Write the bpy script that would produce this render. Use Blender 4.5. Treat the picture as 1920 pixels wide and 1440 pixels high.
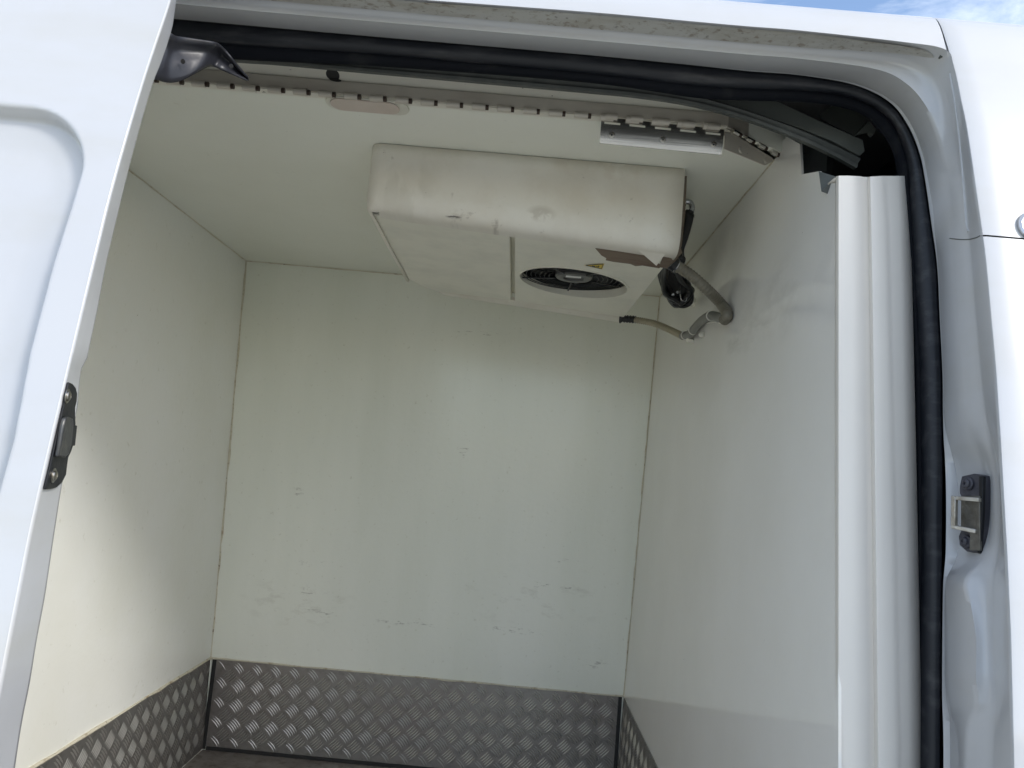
import bpy, bmesh, math, random
import numpy as np
from mathutils import Vector, Matrix
random.seed(7)
for o in list(bpy.data.objects): bpy.data.objects.remove(o, do_unlink=True)
SC = bpy.context.scene
COL = SC.collection

# ---------------------------------------------------------------- camera
F = 1442.0; CX, CY = 960.0, 720.0           # focal length and centre in photo pixels
CAM = np.array([0.98, -1.14, 1.035])
_d = np.array([(965 - CX) / F, -(882 - CY) / F, -1.0]); _d /= np.linalg.norm(_d)
_r = math.radians(5.1)
_x = np.array([math.cos(_r), -math.sin(_r), 0.0]); _x -= _x.dot(_d) * _d; _x /= np.linalg.norm(_x)
ROT = np.array([_x, _d, np.cross(_x, _d)])   # camera -> world
cam_data = bpy.data.cameras.new('camera'); cam = bpy.data.objects.new('camera', cam_data); COL.objects.link(cam)
M = Matrix([list(ROT[0]) + [CAM[0]], list(ROT[1]) + [CAM[1]], list(ROT[2]) + [CAM[2]], [0, 0, 0, 1]])
cam.matrix_world = M
cam_data.sensor_width = 36; cam_data.lens = F / 1920 * 36
cam_data.clip_start = 0.02; cam_data.clip_end = 2000
SC.camera = cam

# ---------------------------------------------------------------- world, sun, exposure
SUN_EL, SUN_AZ = 34, 131          # azimuth measured from +Y (behind the van) towards +X
w = bpy.data.worlds.new('World'); SC.world = w; w.use_nodes = True
nt = w.node_tree; nt.nodes.clear()
out = nt.nodes.new('ShaderNodeOutputWorld'); bg = nt.nodes.new('ShaderNodeBackground')
sky = nt.nodes.new('ShaderNodeTexSky'); sky.sky_type = 'NISHITA'; sky.sun_disc = False
sky.sun_elevation = math.radians(SUN_EL); sky.sun_rotation = math.radians(SUN_AZ)
sky.air_density = 1.0; sky.dust_density = 1.2; sky.ozone_density = 1.5
tc = nt.nodes.new('ShaderNodeTexCoord')
mp = nt.nodes.new('ShaderNodeMapping'); mp.inputs['Scale'].default_value = (1, 1, 2.0); mp.inputs['Location'].default_value = (0.35, 0.2, 0.5)
n1 = nt.nodes.new('ShaderNodeTexNoise'); n1.inputs['Scale'].default_value = 3.2; n1.inputs['Detail'].default_value = 9; n1.inputs['Roughness'].default_value = 0.62
n1.inputs['Distortion'].default_value = 0.6
rp = nt.nodes.new('ShaderNodeValToRGB'); rp.color_ramp.elements[0].position = 0.40; rp.color_ramp.elements[1].position = 0.74
mx = nt.nodes.new('ShaderNodeMix'); mx.data_type = 'RGBA'
mx.inputs[7].default_value = (5.4, 5.7, 6.1, 1)
nt.links.new(tc.outputs['Generated'], mp.inputs[0]); nt.links.new(mp.outputs[0], n1.inputs['Vector'])
nt.links.new(n1.outputs['Fac'], rp.inputs[0]); nt.links.new(rp.outputs[0], mx.inputs[0])
nt.links.new(sky.outputs[0], mx.inputs[6]); nt.links.new(mx.outputs[2], bg.inputs[0])
nt.links.new(bg.outputs[0], out.inputs[0]); bg.inputs[1].default_value = 0.12
sd = bpy.data.lights.new('sun', 'SUN'); sd.energy = 0.8; sd.angle = math.radians(12); sd.color = (1, 0.975, 0.94)
sun = bpy.data.objects.new('sun', sd); COL.objects.link(sun)
el, az = math.radians(SUN_EL), math.radians(SUN_AZ)
sdir = Vector((math.sin(az) * math.cos(el), math.cos(az) * math.cos(el), math.sin(el)))
sun.rotation_euler = (-sdir).to_track_quat('-Z', 'Y').to_euler(); sun.location = sdir * 30
SC.view_settings.view_transform = 'Standard'; SC.view_settings.look = 'None'
SC.view_settings.gamma = 1; SC.view_settings.exposure = 1.28
SC.render.engine = 'CYCLES'
SC.cycles.max_bounces = 14; SC.cycles.diffuse_bounces = 10; SC.cycles.glossy_bounces = 6
SC.cycles.use_denoising = True

# ---------------------------------------------------------------- geometry of the place
def ray(px, py): return ROT @ np.array([(px - CX) / F, -(py - CY) / F, -1.0])
def atY(px, py, Y): v = ray(px, py); return CAM + (Y - CAM[1]) / v[1] * v
def atX(px, py, X): v = ray(px, py); return CAM + (X - CAM[0]) / v[0] * v
def atZ(px, py, Z): v = ray(px, py); return CAM + (Z - CAM[2]) / v[2] * v
# curved body side (tumblehome): depth of outer skin and of the inner door frame as functions of height
ZS = [-.6, 0, .4, .8, .97, 1.23, 1.4, 1.58, 1.70, 1.72, 1.745, 1.757, 1.768, 1.785, 1.81, 1.84]
GS = [-.33, -.335, -.315, -.28, -.25, -.2, -.165, -.125, -.0955, -.093, -.083, -.060, -.015, .07, .20, .36]
def g(z): return float(sum(np.interp(z + e, ZS, GS) for e in (-.008, -.004, 0, .004, .008)) / 5)
def s(z): return float(np.interp(z, [-.3, .3, .7, 1.1, 1.53, 1.7], [-.14, -.12, -.085, -.04, 0.0, .02]))
def on(px, py, t, add=0.0):          # t = 0 outer skin, 1 plane of the rubber seal
    z = 1.0
    for i in range(40):
        q = atY(px, py, s(z) * t + g(z) * (1 - t) + add); z = z * .5 + q[2] * .5
    return q
HC = 1.707                            # ceiling height of the cargo box
def xl(z): return .004 - .041 * z     # left wall
def xr(z): return 1.414 + .0215 * z   # right wall
def onR(px, py):
    z = 1.0
    for i in range(20): q = atX(px, py, xr(z)); z = q[2]
    return q
def onL(px, py):
    z = 1.0
    for i in range(20): q = atX(px, py, xl(z)); z = q[2]
    return q
YB = 1.60

# ---------------------------------------------------------------- materials
def mat(name, col, rough=.5, metal=0.0, spec=.5, coat=0.0, bump=None, mott=None, aniso=0, scuffs=None, ior=1.5):
    m = bpy.data.materials.new(name); m.use_nodes = True; n = m.node_tree; b = n.nodes['Principled BSDF']
    b.inputs['Base Color'].default_value = (*col, 1); b.inputs['Roughness'].default_value = rough
    b.inputs['Metallic'].default_value = metal; b.inputs['IOR'].default_value = ior
    b.inputs['Specular IOR Level'].default_value = spec
    b.inputs['Coat Weight'].default_value = coat; b.inputs['Coat Roughness'].default_value = .06
    t = n.nodes.new('ShaderNodeTexCoord')
    colsock = None
    def noise(scale, detail=4, r=.55, vec=None, sc=None):
        k = n.nodes.new('ShaderNodeTexNoise'); k.inputs['Scale'].default_value = scale
        k.inputs['Detail'].default_value = detail; k.inputs['Roughness'].default_value = r
        if sc:
            q = n.nodes.new('ShaderNodeMapping'); q.inputs['Scale'].default_value = sc
            n.links.new(t.outputs['Object'], q.inputs[0]); n.links.new(q.outputs[0], k.inputs['Vector'])
        else: n.links.new(t.outputs['Object'], k.inputs['Vector'])
        return k
    def ramp(src, a, bb, c0=(0, 0, 0, 1), c1=(1, 1, 1, 1)):
        k = n.nodes.new('ShaderNodeValToRGB'); k.color_ramp.elements[0].position = a; k.color_ramp.elements[1].position = bb
        k.color_ramp.elements[0].color = c0; k.color_ramp.elements[1].color = c1
        n.links.new(src, k.inputs[0]); return k
    def mixc(fac, a, c):
        k = n.nodes.new('ShaderNodeMix'); k.data_type = 'RGBA'
        n.links.new(fac, k.inputs[0])
        if isinstance(a, tuple): k.inputs[6].default_value = (*a, 1)
        else: n.links.new(a, k.inputs[6])
        k.inputs[7].default_value = (*c, 1); n.links.new(k.outputs[2], b.inputs['Base Color']); return k.outputs[2]
    cur = col
    for (scale, c, a, bb, amt) in (mott or []):
        sc = None
        if isinstance(scale, tuple): sc = scale; scale = 1.0
        k = noise(scale, 6, .6, sc=sc); r = ramp(k.outputs['Fac'], a, bb, c1=(amt, amt, amt, 1)); cur = mixc(r.outputs[0], cur, c)
    for (pos, rad, sc, c, a, amt, wd) in (scuffs or []):
        v = n.nodes.new('ShaderNodeVectorMath'); v.operation = 'SUBTRACT'; v.inputs[1].default_value = pos
        n.links.new(t.outputs['Object'], v.inputs[0])
        v2 = n.nodes.new('ShaderNodeVectorMath'); v2.operation = 'DIVIDE'; v2.inputs[1].default_value = rad
        n.links.new(v.outputs[0], v2.inputs[0])
        v3 = n.nodes.new('ShaderNodeVectorMath'); v3.operation = 'LENGTH'; n.links.new(v2.outputs[0], v3.inputs[0])
        r1 = ramp(v3.outputs['Value'], .5, 1.0, (1, 1, 1, 1), (0, 0, 0, 1))
        k = noise(1, 5, .6, sc=sc); r2 = ramp(k.outputs['Fac'], a, a + wd, c1=(amt, amt, amt, 1))
        mm = n.nodes.new('ShaderNodeMath'); mm.operation = 'MULTIPLY'
        n.links.new(r1.outputs[0], mm.inputs[0]); n.links.new(r2.outputs[0], mm.inputs[1]); cur = mixc(mm.outputs[0], cur, c)
    if bump:
        prev = None
        for (scale, dist, detail) in bump:
            sc = None; sv = scale
            if isinstance(scale, tuple): sc = scale; sv = 1.0
            k = noise(sv, detail, .5, sc=sc); bp = n.nodes.new('ShaderNodeBump'); bp.inputs['Distance'].default_value = dist
            bp.inputs['Strength'].default_value = 1.0
            n.links.new(k.outputs['Fac'], bp.inputs['Height'])
            if prev: n.links.new(prev, bp.inputs['Normal'])
            prev = bp.outputs[0]
        n.links.new(prev, b.inputs['Normal'])
        if coat: n.links.new(prev, b.inputs['Coat Normal'])
    return m

DIRT = (.16, .13, .09)
SPK = (90.0, (.22, .19, .14), .735, .76, .8)          # small dark specks
paint = mat('white_paint', (.54, .55, .57), .22, coat=.3, bump=[(3.0, .004, 2)], mott=[(14.0, (.50, .50, .49), .5, .8, .4), (70.0, (.20, .18, .15), .755, .77, .8), ((3, 3, 12), (.50, .495, .47), .5, .75, .5)])
paint_sof = mat('soffit_paint', (.76, .77, .75), .3, coat=.4, bump=[(9.0, .003, 2)], mott=[(8.0, (.52, .50, .44), .4, .75, .6), (100.0, (.16, .13, .10), .70, .76, .8)])
paint_dirt = mat('dirty_paint', (.47, .47, .45), .45, mott=[((7, 25, 9), (.33, .31, .26), .42, .65, .8), ((75, 85, 75), (.22, .18, .14), .54, .66, .75), ((120, 130, 120), (.12, .105, .09), .61, .70, .8)])
liner_scuffs = []
def sc_at(px, py, rx, rz, s1=(45, 1, 160), a=.57, amt=.55, c=(.30, .29, .24), wd=.10):
    q = atY(px, py, YB); liner_scuffs.append((tuple(q), (rx, .3, rz), s1, c, a, amt, wd))
for a in [(600, 1148, .075, .018), (575, 1112, .03, .03), (760, 1168, .12, .014), (965, 1182, .14, .013), (1040, 1100, .10, .012),
          (1058, 1052, .035, .012), (1115, 1245, .05, .02), (600, 1058, .10, .014), (560, 930, .02, .05), (870, 840, .02, .05), (905, 625, .12, .008)]:
    sc_at(*a)
sc_at(560, 1130, .22, .10, (14, 1, 30), .55, .30, (.45, .43, .35), .14)
sc_at(1000, 1120, .28, .12, (14, 1, 30), .55, .30, (.45, .43, .35), .14)
rsc = []
for px_, py_, ry_, rz_, s1_, a_, am_, c_ in ((1440, 575, .34, .10, (1, 6, 11), .44, .42, (.50, .49, .46)), (1400, 630, .22, .035, (1, 9, 40), .48, .35, (.42, .41, .37)), (1350, 500, .30, .10, (1, 5, 7), .46, .32, (.52, .51, .47))):
    rsc.append((tuple(onR(px_, py_)), (.2, ry_, rz_), s1_, c_, a_, am_, .25))
liner_back = mat('liner_back', (.88, .89, .805), .17, bump=[((1.6, 1, .5), .010, 1), (55.0, .0004, 3)], mott=[((2.6, 1.0, .45), (.78, .80, .70), .38, .68, .75), (60.0, (.55, .54, .42), .62, .70, .35), SPK], scuffs=liner_scuffs)  # first mottle layer: vertical streaks painted in place of soft band reflections
liner = mat('liner', (.88, .885, .84), .20, bump=[(1.3, .010, 1), (55.0, .0004, 3)], mott=[(2.5, (.81, .81, .715), .4, .7, .5), (45.0, (.58, .57, .46), .64, .72, .35), SPK])
liner_right = mat('liner_right', (.89, .88, .85), .045, scuffs=rsc, bump=[((1, .8, 1.2), .002, 1), (60.0, .00005, 3)], mott=[(2.5, (.80, .785, .735), .4, .7, .5), SPK])
ceil_m = mat('ceiling_liner', (.87, .88, .80), .22, bump=[(1.3, .008, 1)], mott=[(2.2, (.78, .79, .69), .4, .7, .5), (40.0, (.6, .6, .5), .66, .74, .3), SPK])
csc = []
for px_, py_, rx_, rz_, s1_, a_, am_, c_ in ((850, 404, .02, .004, (40, 1, 300), .45, .9, (.10, .09, .08)), (1015, 401, .035, .02, (30, 1, 30), .40, .5, (.45, .40, .32)), (715, 286, .012, .008, (90, 1, 160), .50, .8, (.35, .31, .25)),
        (870, 350, .06, .05, (50, 1, 20), .60, .5, (.35, .32, .26)), (960, 415, .16, .03, (40, 1, 60), .58, .6, (.38, .34, .28)), (1190, 430, .10, .04, (50, 1, 70), .62, .6, (.35, .31, .26)), (1130, 300, .14, .06, (14, 1, 16), .55, .35, (.58, .50, .40)), (760, 350, .08, .10, (16, 1, 8), .52, .35, (.58, .55, .46))):
    csc.append((tuple(atY(px_, py_, .447)), (rx_, .2, rz_), s1_, c_, a_, am_, .10))
abs_m = mat('cover_plastic', (.79, .76, .68), .38, scuffs=csc, bump=[(70.0, .0003, 3)], mott=[(7.0, (.68, .63, .53), .42, .7, .7), (34.0, (.36, .32, .25), .66, .74, .5), (110.0, (.2, .17, .12), .72, .76, .6)])
abs_b = mat('housing_plastic', (.80, .78, .675), .36, mott=[(9.0, (.62, .61, .53), .45, .7, .5), (60.0, (.35, .32, .25), .70, .76, .5)])
trim_m = mat('trim_plastic', (.78, .745, .69), .42, bump=[(5.0, .002, 2)], mott=[(3.0, (.72, .69, .64), .45, .7, .5), (80.0, (.4, .38, .33), .74, .77, .6)])
rubber = mat('black_rubber', (.010, .012, .017), .45, spec=.4, bump=[(14.0, .0005, 2)], mott=[((12, 60, 60), (.055, .055, .06), .50, .75, .7)])
rubber_in = mat('black_rubber_inner', (.004, .005, .008), .7, spec=.12, mott=[(20.0, (.03, .03, .03), .55, .75, .5)])
lip_m = mat('rubber_lip', (.040, .046, .044), .5, mott=[(20.0, (.09, .095, .085), .45, .7, .7)])
steel = mat('stainless_steel', (.66, .65, .62), .27, metal=1, bump=[((8, 200, 200), .0002, 2), (5.0, .004, 1)], mott=[(18.0, (.45, .43, .40), .5, .75, .6)])
leaf_m = mat('dull_steel', (.58, .54, .47), .45, metal=.2, mott=[((6, 6, 30), (.46, .42, .36), .45, .7, .7), (60.0, (.16, .13, .1), .70, .75, .8)])
alu_m = mat('pale_strip', (.70, .68, .60), .4, mott=[((4, 4, 30), (.58, .55, .47), .5, .8, .5), (70.0, (.1, .08, .06), .68, .72, .9)])
dark_m = mat('dark_hole', (.02, .02, .02), .6)
pin_m = mat('rusty_pin', (.06, .04, .03), .5, metal=.3)
tread_m = mat('tread_aluminium', (.33, .322, .305), .46, metal=.8, bump=[(120.0, .0006, 4)], mott=[(3.0, (.27, .235, .225), .4, .7, .6), (40.0, (.17, .16, .145), .5, .75, .6)])
bar_m = mat('tread_bar_aluminium', (.52, .51, .485), .50, metal=.85, mott=[(4.0, (.38, .355, .335), .4, .7, .7)])
floor_m = mat('dirty_floor', (.20, .175, .155), .6, bump=[(60.0, .002, 5)], mott=[(12.0, (.30, .28, .25), .4, .7, .8), (30.0, (.10, .07, .055), .52, .7, .8)])
seal_m = mat('old_sealant', (.62, .58, .46), .6, bump=[(80.0, .002, 4)], mott=[(35.0, (.36, .28, .18), .52, .68, .85), (90.0, (.14, .10, .07), .64, .70, .9)])
arm_m = mat('black_enamel', (.020, .021, .027), .36, spec=.45, bump=[(40.0, .0008, 2)])
foam_m = mat('grey_panel_edge', (.16, .175, .17), .7, mott=[(14.0, (.11, .12, .12), .4, .7, .7)])
cav_m = mat('cavity_metal', (.12, .13, .12), .55, mott=[(14.0, (.07, .08, .07), .4, .7, .7)])
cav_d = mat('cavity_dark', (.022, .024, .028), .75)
hose_m = mat('grey_hose', (.19, .175, .135), .42, mott=[(30.0, (.12, .11, .085), .4, .7, .7)])
hose_c = mat('cream_hose', (.42, .38, .27), .4, mott=[(30.0, (.27, .24, .17), .4, .7, .7)])
pipe_m = mat('grey_pipe', (.21, .21, .19), .45)
black_m = mat('black_plastic', (.014, .015, .017), .35, bump=[(60.0, .002, 3)])
cable_m = mat('black_cable', (.012, .013, .014), .3)
tie_m = mat('white_tie', (.75, .74, .68), .5)
blob_m = mat('white_sealant', (.78, .76, .68), .5, bump=[(50.0, .004, 3)])
fit_m = mat('zinc_fitting', (.45, .46, .47), .25, metal=1, bump=[(60.0, .001, 3)])
brown_m = mat('brown_board', (.175, .135, .098), .7, bump=[((20, 120, 120), .001, 3)], mott=[((6, 60, 60), (.13, .09, .065), .45, .65, .9)])
yellow_m = mat('yellow_sticker', (.72, .52, .03), .4)
ink_m = mat('black_ink', (.02, .02, .02), .5)
fan_m = mat('fan_black', (.010, .011, .012), .4)
hub_m = mat('fan_motor_grey', (.11, .11, .105), .4, metal=.3)
lab_m = mat('white_label', (.72, .72, .70), .4)
lens_m = mat('lamp_lens', (.62, .53, .47), .25, mott=[(20.0, (.55, .47, .40), .4, .7, .6)])
lampb_m = mat('lamp_base', (.66, .65, .57), .35)
latch_m = mat('black_latch', (.010, .011, .014), .45, spec=.3, bump=[(70.0, .0006, 3)], mott=[(60.0, (.04, .04, .038), .6, .75, .6)])
latchg_m = mat('grey_latch', (.060, .062, .064), .36, metal=.5, bump=[(50.0, .0008, 3)], mott=[(40.0, (.16, .15, .13), .55, .7, .6)])
bolt_m = mat('worn_bolt', (.40, .38, .34), .3, metal=1, mott=[(90.0, (.12, .09, .06), .5, .65, .8)])
cast_m = mat('cast_metal', (.17, .165, .15), .48, metal=.7, bump=[(140.0, .0012, 4)], mott=[(70.0, (.34, .33, .31), .55, .75, .8), (30.0, (.07, .06, .045), .5, .7, .7)])
castl_m = mat('worn_metal_edge', (.48, .46, .42), .35, metal=.85, bump=[(140.0, .0008, 4)], mott=[(60.0, (.25, .22, .18), .5, .7, .7)])
striker_m = mat('striker_plate', (.045, .045, .06), .45, bump=[(90.0, .001, 3)], mott=[(50.0, (.10, .10, .12), .5, .7, .7)])
ground_m = mat('ground', (.50, .475, .41), .9, bump=[(4.0, .02, 6)], mott=[(.25, (.20, .23, .12), .5, .6, .6), (3.0, (.22, .20, .17), .45, .7, .6)])

# ---------------------------------------------------------------- object helpers
def link(name, me, m, parent=None, smooth=True, angle=35):
    me.materials.append(m)
    if smooth:
        me.polygons.foreach_set('use_smooth', [True] * len(me.polygons)); me.set_sharp_from_angle(angle=math.radians(angle))
    me.update(); o = bpy.data.objects.new(name, me); COL.objects.link(o)
    if parent: o.parent = parent; o.matrix_parent_inverse = parent.matrix_world.inverted() if False else Matrix.Translation(-parent.location)
    return o
def mesh(name, vs, fs, m, parent=None, smooth=True, angle=35, recalc=True):
    me = bpy.data.meshes.new(name); me.from_pydata([tuple(float(c) for c in v) for v in vs], [], fs)
    if recalc:
        bm = bmesh.new(); bm.from_mesh(me); bmesh.ops.recalc_face_normals(bm, faces=bm.faces); bm.to_mesh(me); bm.free()
    return link(name, me, m, parent, smooth, angle)
def empty(name, loc, label, cat, group=None):
    o = bpy.data.objects.new(name, None); COL.objects.link(o); o.location = tuple(float(c) for c in loc); o.empty_display_size = .05
    o['label'] = label; o['category'] = cat
    if group: o['group'] = group
    return o
def tag(o, label, cat, group=None):
    o['label'] = label; o['category'] = cat
    if group: o['group'] = group
    return o
def struct(o): o['kind'] = 'structure'; return o
def stuff(o): o['kind'] = 'stuff'; return o
def cr(pts, k=6, closed=False):       # Catmull-Rom resampling
    P = [np.array(p, float) for p in pts]; n = len(P); r = []
    for i in range(n if closed else n - 1):
        p0 = P[(i - 1) % n] if closed or i > 0 else 2 * P[0] - P[1]
        p1 = P[i]; p2 = P[(i + 1) % n]
        p3 = P[(i + 2) % n] if closed or i + 2 < n else 2 * P[-1] - P[-2]
        for j in range(k):
            t = j / k
            r.append(.5 * ((2 * p1) + (-p0 + p2) * t + (2 * p0 - 5 * p1 + 4 * p2 - p3) * t * t + (-p0 + 3 * p1 - 3 * p2 + p3) * t ** 3))
    if not closed: r.append(P[-1])
    return r
def loft(name, rails, m, parent=None, thick=0, angle=35, flip=False):
    n = len(rails[0]); vs = [p for r in rails for p in r]; fs = []
    for a in range(len(rails) - 1):
        for i in range(n - 1):
            f = (a * n + i, a * n + i + 1, (a + 1) * n + i + 1, (a + 1) * n + i); fs.append(f[::-1] if flip else f)
    o = mesh(name, vs, fs, m, parent, angle=angle, recalc=False)
    if thick:
        md = o.modifiers.new('s', 'SOLIDIFY'); md.thickness = thick; md.offset = 0
    return o
def tube(name, pts, r, m, parent=None, seg=10, k=8, ribs=0, rib=.12, caps=True, closed=False):
    P = cr(pts, k, closed) if k > 1 else [np.array(p, float) for p in pts]
    if ribs:                            # resample evenly and vary the radius
        L = np.cumsum([0] + [np.linalg.norm(P[i + 1] - P[i]) for i in range(len(P) - 1)])
        N = ribs * 4; tt = np.linspace(0, L[-1], N + 1)
        P = [np.array([np.interp(t, L, [p[c] for p in P]) for c in range(3)]) for t in tt]
    n = len(P); vs = []; fs = []; up = None
    for i, p in enumerate(P):
        a = P[(i - 1) % n] if closed else P[max(i - 1, 0)]; b = P[(i + 1) % n] if closed else P[min(i + 1, n - 1)]
        t = b - a; t /= (np.linalg.norm(t) + 1e-12)
        if up is None: up = np.cross(t, [0, 0, 1.0]) if abs(t[2]) < .9 else np.cross(t, [1.0, 0, 0])
        up = up - up.dot(t) * t; up /= np.linalg.norm(up); v = np.cross(t, up)
        rr = (r[min(i, len(r) - 1)] if isinstance(r, (list, tuple)) else r)
        if ribs: rr = rr * (1 + rib * (1, .6, -1, -.6)[i % 4])
        for j in range(seg):
            an = 2 * math.pi * j / seg; vs.append(p + rr * (math.cos(an) * up + math.sin(an) * v))
    R = n if closed else n - 1
    for i in range(R):
        for j in range(seg):
            a = i * seg + j; b = i * seg + (j + 1) % seg; i2 = (i + 1) % n
            fs.append((a, b, i2 * seg + (j + 1) % seg, i2 * seg + j))
    if caps and not closed: fs.append(tuple(range(seg))[::-1]); fs.append(tuple((n - 1) * seg + j for j in range(seg)))
    return mesh(name, vs, fs, m, parent, angle=50)
def prism(name, poly, vec, m, parent=None, bevel=0, smooth=True):  # polygon (3D points) extruded along vec
    n = len(poly); v = np.array(vec, float)
    vs = [np.array(p) for p in poly] + [np.array(p) + v for p in poly]
    fs = [tuple(range(n)), tuple(range(2 * n - 1, n - 1, -1))] + [(i, n + i, n + (i + 1) % n, (i + 1) % n) for i in range(n)]
    o = mesh(name, vs, fs, m, parent, smooth=smooth)
    if bevel:
        b = o.modifiers.new('b', 'BEVEL'); b.width = bevel; b.segments = 2; b.limit_method = 'ANGLE'; b.angle_limit = math.radians(40)
    return o
def box(name, a, b, m, parent=None, bevel=0):
    x0, y0, z0 = a; x1, y1, z1 = b
    return prism(name, [(x0, y0, z0), (x1, y0, z0), (x1, y1, z0), (x0, y1, z0)], (0, 0, z1 - z0), m, parent, bevel)
def disc(name, c, nrm, prof, m, parent=None, seg=24):     # lathe: prof = [(radius, height)] about axis nrm
    nrm = np.array(nrm, float); nrm /= np.linalg.norm(nrm)
    u = np.cross(nrm, [0, 0, 1.0]) if abs(nrm[2]) < .9 else np.cross(nrm, [1.0, 0, 0]); u /= np.linalg.norm(u); v = np.cross(nrm, u)
    vs = []; fs = []; c = np.array(c, float)
    for r, h in prof:
        for j in range(seg):
            an = 2 * math.pi * j / seg; vs.append(c + nrm * h + r * (math.cos(an) * u + math.sin(an) * v))
    for i in range(len(prof) - 1):
        for j in range(seg): fs.append((i * seg + j, i * seg + (j + 1) % seg, (i + 1) * seg + (j + 1) % seg, (i + 1) * seg + j))
    fs.append(tuple((len(prof) - 1) * seg + j for j in range(seg)))
    return mesh(name, vs, fs, m, parent, angle=35)

# ================================================================ SETTING
gm = mesh('ground', [(-400, -400, -.66), (400, -400, -.66), (400, 400, -.66), (-400, 400, -.66)], [(0, 1, 2, 3)], ground_m); struct(gm)
XL0, XR0 = -.95, 2.6
# box of the cargo space
struct(mesh('floor', [(-.05, -.1, 0), (1.47, -.1, 0), (1.47, 1.66, 0), (-.05, 1.66, 0)], [(0, 1, 2, 3)], floor_m))
def grid_quad(name, a, b, c, d, m, nu=2, nv=2, parent=None):
    a, b, c, d = [np.array(p, float) for p in (a, b, c, d)]; vs = []; fs = []
    for i in range(nv + 1):
        for j in range(nu + 1):
            u, v = j / nu, i / nv; vs.append((a * (1 - u) + b * u) * (1 - v) + (d * (1 - u) + c * u) * v)
    for i in range(nv):
        for j in range(nu): k = i * (nu + 1) + j; fs.append((k, k + 1, k + nu + 2, k + nu + 1))
    return mesh(name, vs, fs, m, parent, recalc=False)
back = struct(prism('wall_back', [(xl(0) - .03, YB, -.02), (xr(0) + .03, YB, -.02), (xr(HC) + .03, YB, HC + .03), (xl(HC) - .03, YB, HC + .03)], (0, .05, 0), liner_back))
left = struct(prism('wall_left', [(xl(0), .03, 0), (xl(0), YB + .002, 0), (xl(HC + .02), YB + .002, HC + .02), (xl(HC + .02), .06, HC + .02)], (-.05, 0, 0), liner))
ceil = struct(prism('ceiling', [(xl(HC) - .04, .2590, HC), (xr(HC) - .118, .2590, HC), atZ(1487, 300, HC) + np.array([.05, .012, 0]), (xr(HC) + .06, YB + .002, HC), (xl(HC) - .04, YB + .002, HC)], (0, 0, .05), ceil_m))
# right wall: outline at its front end read along the notch and the pillar trim
rw = [np.array((xr(0), -.11, 0)), np.array((xr(0), YB + .002, 0)), np.array((xr(HC + .02), YB + .002, HC + .02)), np.array((xr(HC + .02), .30, HC + .02))] + \
     [onR(*q) for q in [(1500, 270), (1503, 327), (1536, 321), (1540, 358), (1567, 334), (1572, 800), (1572, 1440)]]
right = struct(prism('wall_right', rw, (.004, 0, 0), liner_right, smooth=False))
prism('panel_core', [p + np.array([.0042, .04, 0]) for p in rw], (.045, 0, 0), foam_m, right, smooth=False)
# grey cut edges of the right wall panel at the notch
def bead(name, a, b, r, parent, n=26, jit=.0012):
    a = np.array(a, float); b = np.array(b, float); pts = []
    for i in range(n + 1):
        pts.append(a + (b - a) * i / n + np.array([random.uniform(-jit, jit) for _ in range(3)]))
    rr = [r * random.uniform(.75, 1.3) for _ in range(n + 1)]
    return tube(name, pts, rr, seal_m, parent, seg=6, k=1)
bead('sealant_bead', (xl(.3) + .001, YB - .001, .30), (xl(HC) + .001, YB - .001, HC), .0040, back, 40, .0020)
bead('sealant_bead', (xr(.3) - .001, YB - .001, .30), (xr(HC) - .001, YB - .001, HC), .0028, back, 40, .0016)
bead('sealant_bead', (xl(HC), YB - .001, HC - .001), (xr(HC), YB - .001, HC - .001), .0022, ceil)
bead('sealant_bead', (xl(HC) + .001, .25, HC - .001), (xl(HC) + .001, YB, HC - .001), .0018, ceil)
bead('sealant_bead', (xr(HC) - .001, .36, HC - .001), (xr(HC) - .001, YB, HC - .001), .0016, ceil)

# ---------------------------------------------------------------- tread plates round the foot of the walls
def tread(label, O, U, V, N, L, H, off):
    O, U, V, N = [np.array(k, float) for k in (O, U, V, N)]
    t = empty('tread_plate', O, label, 'tread plate', 'aluminium tread plates round the foot of the cargo walls')
    P = lambda u, v, h: O + U * u + V * v + N * h
    prism('sheet', [P(0, 0, .0005), P(L, 0, .0005), P(L, H, .0005), P(0, H, .0005)], N * .003, tread_m, t, smooth=False)
    vs = []; fs = []; p = .0646; h0 = .0035
    bl, bw, bh = .0205, .0026, .0017
    def bar(cu, cv, a, curv):
        du, dv = math.cos(a), math.sin(a); b0 = len(vs); S = [-1, -.6, 0, .6, 1]
        for q in S:
            wq = bw * math.sqrt(max(0, 1 - q * q)) ; hh = bh * (1 - q * q) ** .5; bow = curv * (1 - q * q)
            uu = cu + du * q * bl - dv * bow; vv = cv + dv * q * bl + du * bow
            if not (0.001 < uu < L - .001 and 0.001 < vv < H - .001): del vs[b0:]; return
            vs.append(P(uu - dv * -wq, vv + du * -wq, h0)); vs.append(P(uu, vv, h0 + hh)); vs.append(P(uu - dv * wq, vv + du * wq, h0))
        for i in range(4):
            for j in range(2): k = b0 + i * 3 + j; fs.append((k, k + 3, k + 4, k + 1))
    nu, nv = int(L / p) + 2, int(H / p) + 2
    for i in range(-1, nu):
        for j in range(-1, nv):
            for h in (0, 1):
                cu = (i + .5 * h) * p + off[0]; cv = (j + .5 * h) * p + off[1]
                a = math.radians(-45 if h == 0 else 45)
                for k in range(5):
                    d = (k - 2) * .0080
                    bar(cu - math.sin(a) * d, cv + math.cos(a) * d, a, .0022 if h == 0 else -.0022)
    o = mesh('tread_bar', vs, fs, bar_m, t, angle=60, recalc=False); stuff(o)
    return t
TH = .301
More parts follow.
